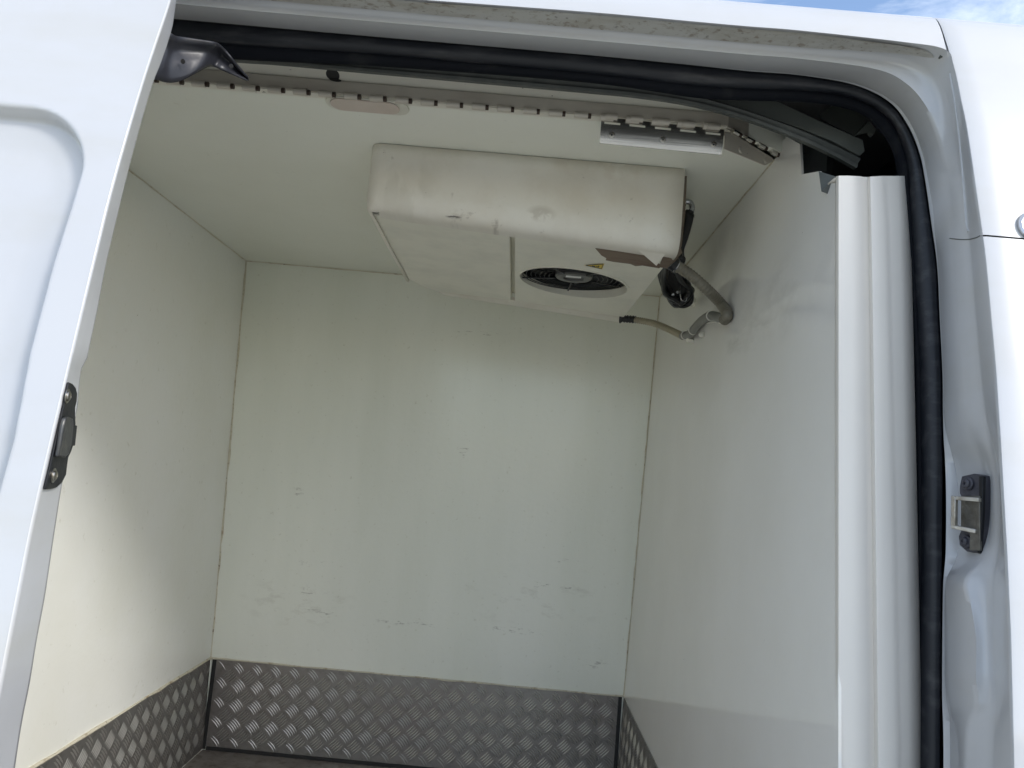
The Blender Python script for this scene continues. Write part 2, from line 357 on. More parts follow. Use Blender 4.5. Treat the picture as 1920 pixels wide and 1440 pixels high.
tb = tread('wide tread plate with five-bar pattern along the foot of the back wall', (xl(0) + .010, YB, .013), (1, 0, 0), (0, 0, 1), (0, -1, 0), xr(.1) - xl(.1) - .022, TH - .013, (.02, .01))
tl = tread('tread plate sloping out of the lower left corner along the left wall', (xl(0), .12, .006), (0, 1, 0), (-.041, 0, 1), (1, 0, .041), YB - .132, TH - .006, (.01, .02))
tr = tread('steeply foreshortened tread plate at the foot of the right wall', (xr(0), -.05, .006), (0, 1, 0), (.0215, 0, 1), (-1, 0, .02), YB + .032, TH - .006, (.03, .02))
bead('sealant_bead', (xl(.3), YB - .003, TH + .001), (xr(.3), YB - .003, TH + .001), .0028, tb)
bead('sealant_bead', (xl(.3) + .002, .12, TH + .002), (xl(.3) + .002, YB, TH + .002), .0038, tl)
for x, nm in ((xl(.15) + .0075, tb), (xr(.15) - .0075, tb)):
    box('corner_gap', (min(x - .004, x - .004 if nm is tb and x < .5 else x - .008), YB - .0065, .004), (x + .008 if x < .5 else x + .004, YB - .0006, TH - .002), dark_m, nm)
box('floor_gap', (xl(0) + .012, YB - .006, .0015), (xr(0) - .012, YB - .0006, .0125), dark_m, tb)

# ================================================================ VAN BODY
van = empty('van_body', (1.6, -.2, -.3), 'white painted van body framing the open side doorway, rubber seal inside its rounded top corner', 'van')
# stations run from the left end of the top rail, round the corner, down the right jamb
ST = dict(
 lip =None)
seal_in  = [(-250,44),(100,84),(450,112),(700,124),(1100,155),(1300,183),(1400,189),(1500,191),(1570,200),(1620,217),(1652,248),(1673,285),(1682,330),(1692,420),(1700,500),(1707,700),(1709,900),(1708,1060),(1705,1200),(1702,1440),(1698,1700)]
seal_mid = [(-250,18),(100,52),(450,86),(700,103),(1100,138),(1300,161),(1400,168),(1500,171),(1580,180),(1640,203),(1675,236),(1694,280),(1703,330),(1709,420),(1714,500),(1725,700),(1727,900),(1727,1060),(1724,1200),(1722,1440),(1718,1700)]
seal_out = [(-250,-14),(100,17),(450,48),(700,70),(1100,104),(1300,124),(1400,135),(1500,143),(1600,161),(1665,193),(1700,237),(1722,290),(1733,345),(1744,420),(1755,500),(1765,700),(1767,880),(1766,1060),(1764,1200),(1762,1440),(1758,1700)]
flange   = [(-250,-17),(100,14),(450,45),(700,67),(1100,101),(1300,121),(1400,131),(1500,139),(1604,157),(1671,189),(1707,233),(1729,288),(1740,343),(1750,420),(1760,500),(1769,700),(1772,850),(1776,1060),(1771,1200),(1774,1440),(1770,1700)]
ridge    = [(-250,-50),(100,-15),(450,18),(700,40),(1100,75),(1300,93),(1400,102),(1500,110),(1640,129),(1700,157),(1737,200),(1759,250),(1771,300),(1782,370),(1789,480),(1801,680),(1812,800),(1808,1060),(1800,1200),(1800,1440),(1796,1700)]
midr     = [(-250,-78),(100,-40),(450,-6),(700,16),(1100,52),(1300,70),(1400,79),(1500,87),(1660,101),(1732,124),(1764,165),(1782,215),(1794,270),(1808,370),(1817,480),(1834,680),(1846,800),(1858,1060),(1850,1200),(1852,1440),(1848,1700)]
edge     = [(-250,-118),(100,-73),(450,-33),(700,-8),(1100,22),(1300,40),(1400,49),(1500,57),(1690,78),(1771,92),(1788,122),(1803,190),(1815,250),(1834,380),(1848,480),(1867,680),(1877,830),(1890,1060),(1896,1200),(1902,1440),(1906,1700)]
TAIL = [600, 700, 770, 820, 870, 930, 1000, 1045, 1090, 1140, 1200, 1270, 1320, 1360, 1420, 1500, 1700]
def tail(px, dense=None):
    d = dense or px[14:]
    return px[:15] + [(float(np.interp(y, [q[1] for q in d], [q[0] for q in d])), y) for y in TAIL]
seal_in, seal_mid, seal_out = tail(seal_in), tail(seal_mid), tail(seal_out)
flange = tail(flange, [(1760, 500), (1769, 700), (1770, 790), (1776, 830), (1790, 880), (1796, 930), (1797, 1000), (1792, 1045), (1775, 1085), (1771, 1120), (1771, 1300), (1778, 1340), (1788, 1375), (1790, 1440), (1790, 1700)])
ridge = tail(ridge, [(1790, 500), (1802, 700), (1808, 770), (1824, 820), (1845, 870), (1854, 930), (1854, 1000), (1842, 1045), (1812, 1085), (1816, 1120), (1830, 1170), (1830, 1270), (1834, 1320), (1816, 1360), (1810, 1420), (1806, 1700)])
midr = tail(midr, [(1818, 500), (1836, 700), (1845, 770), (1857, 820), (1868, 870), (1873, 930), (1873, 1000), (1869, 1045), (1858, 1090), (1856, 1150), (1860, 1270), (1862, 1320), (1857, 1400), (1853, 1700)])
edge = tail(edge)
RT = [.60] * 3 + [.58, .55, .53, .52, .50, .45, .40, .38, .38, .42, .55, .60, .60, .60]
# recess for the striker and pressed bulge below it: extra stations change the depth of the ridge line
def rail(px, ts, k=8):
    P = cr([(a, b, 0) for a, b in px], k)
    if isinstance(ts, tuple): ts = [ts[0]] * 9 + list(np.linspace(ts[0], ts[1], 5)) + ([ts[1]] * (len(px) - 14) if len(ts) < 3 else [ts[1]] + list(ts[2]))
    T = np.interp(np.linspace(0, 1, len(P)), np.linspace(0, 1, len(ts)), ts) if isinstance(ts, (list, tuple)) else [ts] * len(P)
    return [on(p[0], p[1], t) for p, t in zip(P, T)]
R_in, R_mid, R_out = rail(seal_in, 1.2), rail(seal_mid, 1.12), rail(seal_out, 1.0)
R_fl, R_ri, R_mi, R_ed = rail(flange, .96), rail(ridge, (.44, .60, RT)), rail(midr, (.36, .34)), rail(edge, 0.0)
def between(A, B, t, push=0.0, d=None):
    r = []
    for a, b in zip(A, B):
        p = a * (1 - t) + b * t
        if push: p = p + (np.array(d) if d is not None else np.array([0, 1, 0])) * push
        r.append(p)
    return r
# --- jamb: one pressed sheet from flange to outer skin, with rounded ridge and a shallow valley next to the flange
def pull(R, dy): return [p + np.array([0, dy, 0]) for p in R]
R_v = between(R_fl, R_ri, .45, .020)
R_r1 = between(R_fl, R_ri, .88, .002); R_r2 = between(R_ri, R_mi, .14, .001)
R_m1 = between(R_ri, R_mi, .88, .004); R_m2 = between(R_mi, R_ed, .12, -.002)
R_e1 = between(R_mi, R_ed, .93, .0)
# bulge / recess pressing on the right jamb as displacement of the sheet
def press(rails):
    names = len(rails); out = []
    for a, R in enumerate(rails):
        w = math.sin(math.pi * a / (names - 1)) ; r = []
        for p in R:
            z = p[2]; dx = 0; dy = 0
            if p[0] > 1.45:
                f = lambda c, h, e: 1 / (1 + math.exp(-(z - (c - h)) / e)) * 1 / (1 + math.exp((z - (c + h)) / e))
                rec = 0       # recess round the striker
                bul = 0       # pressed lump below
                dy += .036 * rec * w ** 1.6; dx += .006 * rec * w ** 1.6
                pass
                dy -= .050 * bul * w ** 2.2; dx -= .034 * bul * w ** 2.2
            r.append(p + np.array([dx, dy, 0]))
        out.append(r)
    return out
jr = press([R_fl, R_v, R_r1, R_ri, R_r2, between(R_ri, R_mi, .5, .004), R_m1, R_mi, R_m2, between(R_mi, R_ed, .5, .002), R_e1, R_ed])
# dense in the direction across too
nst = len(jr[0]); 
frame_o = loft('door_frame', jr, paint, van, angle=80)
from mathutils.bvhtree import BVHTree
FB = BVHTree.FromPolygons([v.co.copy() for v in frame_o.data.vertices], [tuple(p.vertices) for p in frame_o.data.polygons])
def hit(px, py):
    h = FB.ray_cast(Vector(tuple(CAM)), Vector(tuple(ray(px, py))).normalized()); return np.array(h[0])
# dirt strip stuck along the soffit near the drip edge
iA, iB = 0, 8 * 9 + 1
da = [between(R_mi, R_ed, t, .0)[iA:iB] for t in (.06, .35, .65, .95)]
def taper(rs):
    n_ = len(rs[0]); mid = [(a + b) / 2 for a, b in zip(rs[0], rs[-1])]; o_ = []
    for r_ in rs: o_.append([m_ + (p - m_) * min(1, (n_ - 1 - i) / 14) ** .6 + np.array([0, -.001 * min(1, (n_ - 1 - i) / 6), -.0035 * min(1, (n_ - 1 - i) / 10)]) for i, (p, m_) in enumerate(zip(r_, mid))])
    return o_
da = taper(da)
sx = [between(R_mi, R_ed, t)[iA:iB] for t in (0, .5, 1)]
loft('drip_rail', da, paint_dirt, van, angle=80)
def jline(name, pts, r_, m):
    return tube(name, [hit(a, b) for a, b, t in pts], r_, m, van, seg=6, k=6)
jline('panel_joint', [(1673, 192, .93), (1688, 176, .72), (1701, 160, .44), (1722, 157, .40), (1743, 160, .36)], .0007, seal_m)
jline('panel_joint', [(1781, 447, .66), (1800, 449, .52), (1816, 449, .36), (1829, 446, .18), (1838, 442, .01)], .0008, cav_m)
jline('pressed_bead', [(1781, 138, .30), (1790, 190, .30), (1799, 260, .28), (1806, 340, .28), (1812, 420, .27), (1816, 434, .25)], .0018, paint)
# --- rubber seal: hollow tube lobe + inner lip
def lobe(A, B, h, n=7, back=.02):
    rails = []
    for i in range(n):
        t = i / (n - 1); hh = h * math.sin(math.pi * t) ** .7
        rails.append([a * (1 - t) + b * t + np.array([0, -hh, 0]) for a, b in zip(A, B)])
    return rails
def lobe_dir(A, B, h, n=8):     # swells towards the outside and the opening centre
    rails = []
    cen = np.array([.9, -1.1, .9])
    for i in range(n):
        t = i / (n - 1); hh = h * math.sin(math.pi * t) ** .6; R = []
        for a, b in zip(A, B):
            p = a * (1 - t) + b * t; v = cen - p; v /= np.linalg.norm(v); R.append(p + v * hh)
        rails.append(R)
    return rails
seal = loft('door_seal', lobe_dir(R_mid, R_out, .010), rubber, van, angle=80)
loft('seal_lip', lobe_dir(R_in, between(R_mid, R_out, .06), .005), rubber_in, van, angle=80)
# inner return of the seal so it has depth seen from the side
def outw(p, k, dy):
    v = np.array([p[0] - .9, 0, p[2] - .9]); v[0] = v[0] if p[0] > 1.3 else v[0] * .0; v /= np.linalg.norm(v); return p + v * k + np.array([0, dy, 0])
loft('seal_backing', [R_in, [outw(p, .030, .032) for p in R_in]], rubber_in, van)
# --- flange edge (thin bright lip next to the rubber)
loft('flange_edge', [pull(between(R_out, R_fl, .2), -.002), pull(between(R_out, R_fl, .9), -.005), pull(between(R_fl, R_ri, .06), .001)], paint, van, angle=80)

# --- outer skin
def skin_pt(x, z, add=0): return np.array([x, g(z) + add, z])
iC = 8 * 10                                  # index of the station where the edge turns down
edge_r = R_ed[iC - 3:]
zt = edge_r[0][2]
xs = [0, .004, .03, .08, .2, .45, .8, 1.2]
PANEL_SEAM = onE = on(1840, 441, 0)[2]
rows = []
ztop = [1.81, 1.80, 1.79, 1.78, 1.772, 1.766, 1.762, 1.758, 1.754, 1.750, 1.746, 1.742, 1.735, 1.725, 1.712]
xe0 = edge_r[0][0]
xtop = lambda z: xe0 - .035 * (z - zt) / .2
side = []
for z in ztop:
    if z > zt + .005: side.append((xtop(z), z))
side += [(p[0], p[2]) for p in edge_r]
side += [(side[-1][0], -.15), (side[-1][0], -.42)]
def skin_rows(side):
    n = len(side); vs = []; fs = []
    for (x, z) in side:
        vs.append(skin_pt(x + .001, z, .007)); vs.append(skin_pt(x, z, .0015))
        for d in xs[1:]: vs.append(skin_pt(x + d, z))
    c = len(xs) + 1
    for i in range(n - 1):
        for j in range(c - 1): fs.append((i * c + j, i * c + j + 1, (i + 1) * c + j + 1, (i + 1) * c + j))
    return vs, fs
up = [q for q in side if q[1] > PANEL_SEAM + .0012] ; lo = [q for q in side if q[1] < PANEL_SEAM - .0012]
xsm = np.interp(-PANEL_SEAM, [-q[1] for q in side], [q[0] for q in side])
up.append((xsm, PANEL_SEAM + .0012)); lo = [(xsm, PANEL_SEAM - .0012)] + lo
for nm, sd_ in (('upper_side_panel', up), ('lower_side_panel', lo)):
    vs, fs = skin_rows(sd_); o = mesh(nm, vs, fs, paint, van, angle=60, recalc=False)
# top rail above the doorway (outer skin between drip edge and roof)
edge_t = R_ed[:iC - 2]
vs = []; fs = []; zz = [0, .012, .024, .034, .042, .047, .051, .055, .059, .063, .068, .074, .082, .092, .102, .112]
edge_t = edge_t + [np.array([xe0 - .004, 0, edge_t[-1][2]])]
for p in edge_t:
    x = min(p[0], xe0 - .004)
    for d in zz:
        z = p[2] + d * (1.81 - p[2]) / .112
        vs.append(skin_pt(min(x, xtop(z) - .003), z, 0 if d else .001))
c = len(zz)
for i in range(len(edge_t) - 1):
    for j in range(c - 1): fs.append((i * c + j, i * c + j + 1, (i + 1) * c + j + 1, (i + 1) * c + j))
mesh('roof_rail', vs, fs, paint, van, angle=60, recalc=False)
# dark channel behind the gap between the two
prism('seam_filler', [skin_pt(xtop(1.74) - .008, 1.742, .012), skin_pt(xe0 - .008, zt + .008, .012), skin_pt(xe0 + .010, zt + .008, .012), skin_pt(xtop(1.74) + .010, 1.742, .012)], (0, .006, 0), cav_m, van)
prism('seam_filler', [skin_pt(xsm + .012, PANEL_SEAM - .01, .006), skin_pt(xsm + 1.15, PANEL_SEAM - .01, .006), skin_pt(xsm + 1.15, PANEL_SEAM + .01, .006), skin_pt(xsm + .012, PANEL_SEAM + .01, .006)], (0, .006, 0), cav_m, van)
# roof, far side and ends close the body
XA, XB = -2.6, 2.7
rf = [(g(1.81), 1.81), (.45, 1.85), (.9, 1.87), (1.4, 1.86), (1.68, 1.80), (1.77, 1.6), (1.84, .9), (1.85, 0), (1.82, -.42)]
R1 = [[np.array([x, y, z]) for (y, z) in rf] for x in (XA, XB)]
loft('roof', R1, paint, van, angle=50)
for X in (XA, XB):
    pts = [(X, g(z), z) for z in (-.42, 0, .5, 1.0, 1.5, 1.7, 1.745, 1.765)] + [(X, y, z) for y, z in rf[:]]
    mesh('end_panel', pts, [tuple(range(len(pts)))], paint, van)
mesh('underfloor', [(XA, -.33, -.42), (XB, -.33, -.42), (XB, 1.82, -.42), (XA, 1.82, -.42)], [(0, 1, 2, 3)], cav_d, van)
# outer skin left of the doorway (mostly behind the slid door)
vs = []; fs = []; zr = [1.695, 1.6, 1.5, 1.4, 1.3, 1.2, 1.1, 1.0, .9, .8, .6, .4, .2, 0, -.42]
for z in zr: vs += [skin_pt(XA, z), skin_pt(-.10, z), np.array([-.07, s(z) + .02, z]), np.array([-.06, .06, z])]
for i in range(len(zr) - 1):
    for j in range(3): k = i * 4 + j; fs.append((k, k + 4, k + 5, k + 1))
mesh('rear_side_panel', vs, fs, paint, van, angle=40)
vs = [(XA, g(1.695), 1.695), (XA, .3, 1.70), (R_ed[0][0], .3, 1.70), R_ed[0]]
# sill below the doorway
prism('door_sill', [(-.1, -.33, -.42), (-.1, -.33, -.03), (-.1, .0, -.02), (-.1, .0, -.42)], (1.66, 0, 0), paint, van)

# --- cavity behind the frame: dark inner shell closing the space round the cargo box
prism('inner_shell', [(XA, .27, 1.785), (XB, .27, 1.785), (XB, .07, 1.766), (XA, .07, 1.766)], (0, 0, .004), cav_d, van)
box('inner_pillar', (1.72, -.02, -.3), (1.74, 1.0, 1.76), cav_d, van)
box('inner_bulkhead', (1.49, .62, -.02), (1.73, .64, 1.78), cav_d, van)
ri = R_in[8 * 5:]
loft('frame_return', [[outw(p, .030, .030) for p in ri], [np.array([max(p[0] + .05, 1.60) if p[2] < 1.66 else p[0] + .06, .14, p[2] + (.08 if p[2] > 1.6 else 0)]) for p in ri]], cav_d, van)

# --- pillar trim: white fluted plastic, lofted from vertical rails
tops = [(1567, 334, .014), (1568, 332, .001), (1573, 330.5, -.006), (1590, 330.5, -.009), (1612, 331.5, -.008), (1619, 333, .004), (1626, 333, .005), (1632, 332, -.005), (1652, 331, -.006), (1658, 331, .004), (1666, 331, .006), (1682, 331, .012), (1702, 331, .022)]
bots = [(1567, 1560, .014), (1568, 1560, .001), (1573, 1560, -.006), (1600, 1560, -.009), (1629, 1560, -.008), (1636, 1560, .003), (1641, 1560, .004), (1649, 1560, -.006), (1680, 1560, -.007), (1688, 1560, .002), (1694, 1560, .003), (1704, 1560, .008), (1730, 1560, .018)]
rails = []
for (x0, y0, d0), (x1, y1, d1) in zip(tops, bots):
    R = []
    for i in range(15):
        t = i / 14; e = t ** .75 if x0 > 1600 else t
        px_, py_ = x0 + (x1 - x0) * e, y0 + (y1 - y0) * t
        z = 1.0
        for _ in range(30): q = atY(px_, py_, s(z) - .002 + d0); z = .5 * z + .5 * q[2]
        R.append(q)
    R = [R[0] + np.array([0, .03, .001]), R[0] + np.array([0, .004, .0005])] + R
    rails.append(R)
pt = loft('pillar_trim', rails, trim_m, van, angle=60, thick=.002)

# --- header between seal and cargo ceiling
X0h = -.1
def hrail(px, Y, k=6): return [atY(p[0], p[1], Y) for p in cr([(a, b, 0) for a, b in px], k)]
lipA = [(-150, 60), (100, 82), (450, 106), (700, 121), (900, 137), (1100, 156), (1200, 165), (1300, 181), (1400, 209), (1500, 245), (1560, 272), (1612, 298)]
lipB = [(-150, 68), (100, 92), (450, 113), (700, 135), (900, 153), (1100, 171), (1200, 181), (1300, 197), (1400, 224), (1500, 262), (1560, 290), (1606, 315)]
lipY = [.10] * 8 + [.10, .10, .10, .10]
LA, LB = hrail(lipA, .10), hrail(lipB, .10)
loft('weather_strip', [[p + np.array([0, .06, .02]) for p in LA], [p + np.array([0, 0, .002]) for p in LA], [p + np.array([0, -.004, -.0015]) for p in LA], [a * .45 + b * .55 + np.array([0, .002, 0]) for a, b in zip(LA, LB)], [a * .3 + b * .7 + np.array([0, -.003, 0]) for a, b in zip(LA, LB)], LB, [p + np.array([0, .01, .001]) for p in LB]], lip_m, van, angle=50)
# pale header face above the hinge (vertical face of the box front)
hx1 = atY(1365, 210, .2385)[0]
hd = [(XL0, .2385, HC - .0008), (XL0, .2385, 1.7335), (XL0, .182, 1.7645), (XL0, .190, 1.7715), (XL0, .2585, 1.7455), (XL0, .2585, HC - .0008)]
header = prism('header_panel', hd, (hx1 - XL0, 0, 0), alu_m, van, smooth=False)
dA, dB = atZ(1362, 241, HC), atZ(1484, 305, HC); dB = dB + (dB - dA) * .30
nd = np.array([-(dB - dA)[1], (dB - dA)[0], 0]); nd /= np.linalg.norm(nd)
prism('header_panel', [dA + nd * .0015, dB + nd * .0015, dB + nd * .0015 + np.array([0, 0, .063]), dA + nd * .0015 + np.array([0, 0, .063])], nd * .02, alu_m, van)
# drilled hole in the header
def ellipse(px, py, Y, rx, rz): 
    c = atY(px, py, Y); return [c + np.array([rx * math.cos(a), 0, rz * math.sin(a) - .07 * rx * math.cos(a)]) for a in np.linspace(0, 2 * math.pi, 25)[:-1]]
hn = np.array([0, -.481, -.877]); v_ = ray(624, 140); t_ = (np.array([0, .2385, 1.7335]) - CAM).dot(hn) / v_.dot(hn); hc_ = CAM + v_ * t_
disc('drain_hole', hc_ + hn * .0004, hn, [(.0128, 0), (.0125, .0004)], dark_m, header)
prism('drain_hole', ellipse(629, 150, .2322, .0115, .0030), (0, .0004, 0), dark_m, header)

# --- metal beam and bracket glimpsed in the roof cavity
def prismpx(name, px, Y, vec, m, parent, bevel=0): return prism(name, [atY(a, b, y) for (a, b), y in zip(px, Y if isinstance(Y, (list, tuple)) else [Y] * len(px))], vec, m, parent, bevel)
prismpx('roof_beam', [(1180, 160), (1300, 181), (1400, 206), (1500, 240), (1560, 264), (1612, 292), (1622, 284), (1618, 262), (1538, 227), (1463, 192), (1440, 186), (1300, 172)], .115, (0, .03, 0), cav_m, van, .001)
prismpx('roof_bracket', [(1538, 222), (1574, 201), (1600, 206), (1628, 224), (1602, 256), (1570, 240)], [.16, .16, .155, .15, .14, .15], (0, .004, .012), cav_m, van, .001)
prismpx('roof_bracket', [(1606, 252), (1630, 226), (1643, 243), (1637, 254), (1630, 247)], .12, (0, .01, .0), cav_m, van, .001)
# grey cut end of the wall panel at the notch
prismpx('panel_end', [(1504, 267), (1522, 270), (1518, 322), (1502, 328)], [.27, .262, .255, .262], (.03, .0, 0), foam_m, van)
prismpx('panel_end', [(1520, 270), (1552, 276), (1550, 322), (1536, 321), (1518, 323)], .25, (.02, .02, 0), foam_m, van)
prismpx('panel_end', [(1535, 321), (1567, 331), (1540, 359)], [.10, .05, .06], (.02, .012, 0), foam_m, van)

# --- striker on the jamb
def jpt(px, py, t): return on(px, py, t)
def local(p, nx, ny):  return p
HS = [hit(*q) for q in ((1802, 900), (1802, 1020), (1844, 900), (1844, 1020), (1822, 960))]
sv = (HS[2] + HS[3] - HS[0] - HS[1]); sw = (HS[0] + HS[2] - HS[1] - HS[3]); sn = np.cross(sv, sw); sn /= np.linalg.norm(sn)
if sn.dot(CAM - HS[4]) < 0: sn = -sn
tc_ = CAM - HS[4]; tc_[2] = 0; tc_ /= np.linalg.norm(tc_); sn = sn + .45 * tc_; sn[2] = 0; sn /= np.linalg.norm(sn)
sbase = HS[4]; sbase = sbase + sn * (max((h - sbase).dot(sn) for h in HS) + .0005)
print('striker', sn, sbase)
def S(px, py, d=0.0):
    base = sbase; n = sn
    v = ray(px, py); t = (base + n * d - CAM).dot(n) / v.dot(n); return CAM + v * t
stk = prism('striker', [S(*q, .004) for q in [(1803, 893), (1826, 888), (1847, 892), (1849, 900), (1846, 960), (1843, 1025), (1838, 1038), (1812, 1034), (1799, 1022), (1797, 1005), (1804, 990), (1804, 935), (1799, 925), (1799, 912)]], sn * -.018, striker_m, van, .001)
prism('striker_base', [S(*q, .0062) for q in [(1806, 930), (1842, 930), (1842, 1033), (1822, 1032), (1823, 1000), (1806, 994)]], sn * .004, cast_m, stk, .0008)
prism('striker_side', [S(*q, .0042) for q in [(1841, 893), (1849, 893), (1848, 960), (1843, 1038), (1838, 1038), (1841, 960)]], sn * .005, latch_m, stk, .0008)
ua = [S(1842, 931, .006), S(1842, 931, .030) , S(1843, 993, .030), S(1842, 993, .006)]
# cast loop (open frame) standing off the plate
def bar3(name, a, b, wv, tv, m, parent): 
    a, b, wv, tv = [np.array(k, float) for k in (a, b, wv, tv)]
    return prism(name, [a, b, b + wv, a + wv], tv, m, parent, .0008)
up_ = S(1793, 931, .010); dn_ = S(1791, 989, .010)
bar3('striker_loop', S(1789, 932, .020), S(1788, 986, .020), S(1797, 932, .020) - S(1789, 932, .020), sn * .005, castl_m, stk)
bar3('striker_loop', S(1790, 930, .020), S(1842, 934, .008), np.array([0, 0, -.0052]), sn * .006, castl_m, stk)
bar3('striker_loop', S(1790, 984, .020), S(1836, 993, .008), np.array([0, 0, -.0052]), sn * .006, castl_m, stk)
for q in ((1816, 907), (1812, 1015)):
    disc('screw', S(*q, .0045), sn, [(.0088, 0), (.0088, .002), (.0078, .003), (.0060, .0031), (.0056, .0052), (.0042, .0064), (.0022, .0066), (.002, .0045)], striker_m, stk)

# recessed handle just entering the picture at the right edge
hb = on(1932, 425, 0)
disc('handle_recess', hb + np.array([.004, -.001, 0]), (0, -1, .2), [(.022, 0), (.0215, .003), (.018, .004), (.0165, .001)], fit_m, van)

# ================================================================ SLIDING DOOR
door = empty('sliding_door', (.3, -.3, -.2), 'white sliding door pushed open on the left, with a pressed rounded panel and a leaning edge', 'sliding door')
def gd(z): return g(z) - .10
def ond(px, py, add=0):
    z = 1.0
    for i in range(40): q = atY(px, py, gd(z) + add); z = .5 * z + .5 * q[2]
    return q
L1 = [(345, -120), (330, -50), (318, 5), (267, 160), (213, 347), (180, 480), (133, 673), (67, 953), (28, 1144), (0, 1286), (-32, 1440), (-90, 1740)]
L2 = [(352, -120), (340, -50), (329, 12), (323, 52), (305, 110), (283, 168), (245, 304), (212, 440), (198, 500), (183, 580), (167, 655), (163, 673), (155, 684), (149, 720), (146, 760), (133, 830), (118, 900), (108, 960), (96, 1040), (84, 1120), (69, 1200), (56, 1280), (42, 1350), (28, 1440), (-10, 1700)]
E1 = [ond(p[0], p[1]) for p in cr([(a, b, 0) for a, b in L1], 8)]
E2p = cr([(a, b, 0) for a, b in L2], 8)
def d2(y): return float(np.interp(y, [-100, 100, 400, 672, 690, 1440], [.035, .045, .05, .055, .062, .085]))
E2 = [ond(p[0], p[1], d2(p[1])) for p in E2p]
# resample both to common heights
zs_ = np.linspace(1.70, .50, 90)
def byz(E, zs): 
    z = np.array([p[2] for p in E]); o = np.argsort(z); return [np.array([np.interp(v, z[o], np.array([p[c] for p in E])[o]) for c in (0, 1)] + [v]) for v in zs]
A_ = byz(E1, zs_); B_ = byz(E2, zs_)
cr1 = [p + np.array([-.0035, .0, 0]) for p in A_]; cr2 = [a + (b - a) * .10 for a, b in zip(A_, B_)]
loft('door_edge', [[p + np.array([-.0018, -.0004, 0]) for p in A_], [p + np.array([-.0004, .0006, 0]) for p in A_], cr2, [a + (b - a) * .5 for a, b in zip(A_, B_)], [a + (b - a) * .93 for a, b in zip(A_, B_)], B_, [p + np.array([-.010, .004, 0]) for p in B_], [p + np.array([-.06, .0, 0]) for p in B_]], paint, door, angle=75)
# inner panel of the door
loft('inner_panel', [[p + np.array([-.06, .0, 0]) for p in B_], [np.array([-.9, p[1], p[2]]) for p in B_]], paint, door)
# outer skin of the door with its pressed recess
rec_px = [(0, 201), (60, 204), (112, 222), (142, 250), (154, 282), (154, 312), (134, 380), (99, 490), (54, 660), (24, 820), (-6, 930)]
rec = [ond(*q) for q in rec_px]
rz = [p[2] for p in rec]; 
ztopr = max(rz) ; xr_line = lambda z: float(np.interp(z, [rec[10][2], rec[9][2], rec[8][2], rec[7][2], rec[6][2]], [rec[10][0], rec[9][0], rec[8][0], rec[7][0], rec[6][0]]))
XR = xr_line(1.2)
print('recess', ztopr, [tuple(np.round(p, 3)) for p in rec])
vs = []; fs = []
zg = np.concatenate([np.linspace(1.70, .72, 240), np.linspace(.70, -.2, 20)]); ug = np.concatenate([np.linspace(0, .80, 24), np.linspace(.805, 1, 110)]); nx, nz = len(ug), len(zg)
def sst(t): t = max(0, min(1, t)); return t * t * (3 - 2 * t)
RAD = .085
for z in zg:
    xe = np.interp(z, [p[2] for p in A_][::-1], [p[0] for p in A_][::-1]) - .0018
    for j in range(nx):
        u = ug[j]; x = -.95 + (xe + .95) * u
        xc = xr_line(z)
        # signed distance to rounded rectangle: right side x = xc, top z = ztopr
        dx = x - (xc - RAD); dz = (z - (ztopr - RAD)) 
        if dx > 0 and dz > 0: d = math.hypot(dx, dz) - RAD
        else: d = max(dx, dz) - RAD
        dep = .021 * sst(-(d - .002) / .009) + .003 * sst(-(d + .004) / .05)
        vs.append((x, gd(z) + dep, z))
for i in range(nz - 1):
    for j in range(nx - 1): k = i * nx + j; fs.append((k, k + nx, k + nx + 1, k + 1))
mesh('outer_panel', vs, fs, paint, door, recalc=False, angle=80)

# latch on the door edge
def DE(px, py, d=0.0):     # point on the edge face of the door
    z = 1.0
    for _ in range(25):
        a = np.array([np.interp(z, zs_[::-1], [p[0] for p in A_][::-1]), np.interp(z, zs_[::-1], [p[1] for p in A_][::-1])])
        b = np.array([np.interp(z, zs_[::-1], [p[0] for p in B_][::-1]), np.interp(z, zs_[::-1], [p[1] for p in B_][::-1])])
        n = np.array([(b - a)[1], -(b - a)[0], 0]); n /= np.linalg.norm(n)
        v = ray(px, py); t = (np.array([a[0], a[1], z]) - CAM).dot(n) / v.dot(n); q = CAM + v * t; z = .5 * z + .5 * q[2]
    return q + n * d
dn = DE(120, 800, .01) - DE(120, 800)
dn /= np.linalg.norm(dn)
if dn[0] < 0: dn = -dn
lp = [(126, 716), (133, 719), (139, 726), (142, 737), (141, 752), (138, 764), (138, 778), (139, 792), (137, 815), (134, 836), (130, 848), (125, 858), (123, 872), (121, 890), (114, 904), (103, 914), (92, 917), (81, 917), (90, 880), (100, 835), (108, 800), (117, 760)]
lat = prism('latch_plate', [DE(a - 2, b) + dn * .0006 for a, b in lp], dn * .0022, latch_m, door, .0008)
prism('latch_bolt', [DE(a - 4, b) + dn * .003 for a, b in [(113, 782), (120, 779), (127, 783), (128, 796), (124, 834), (119, 850), (112, 857), (98, 856), (102, 836), (108, 800)]], dn * .0050, latchg_m, lat, .002)
prism('latch_cover', [DE(a - 4, b) + dn * .003 for a, b in [(129, 797), (138, 797), (134, 835), (126, 834)]], dn * .0030, latch_m, lat, .0008)
for q in [(97, 891), (123, 742)]:
    c = DE(q[0] - 3, q[1]) + dn * .003
    disc('screw', c, dn, [(.0078, 0), (.0078, .0008), (.0054, .001), (.0052, .0024), (.0036, .0034), (.0016, .0036), (.0014, .0026)], bolt_m, lat)

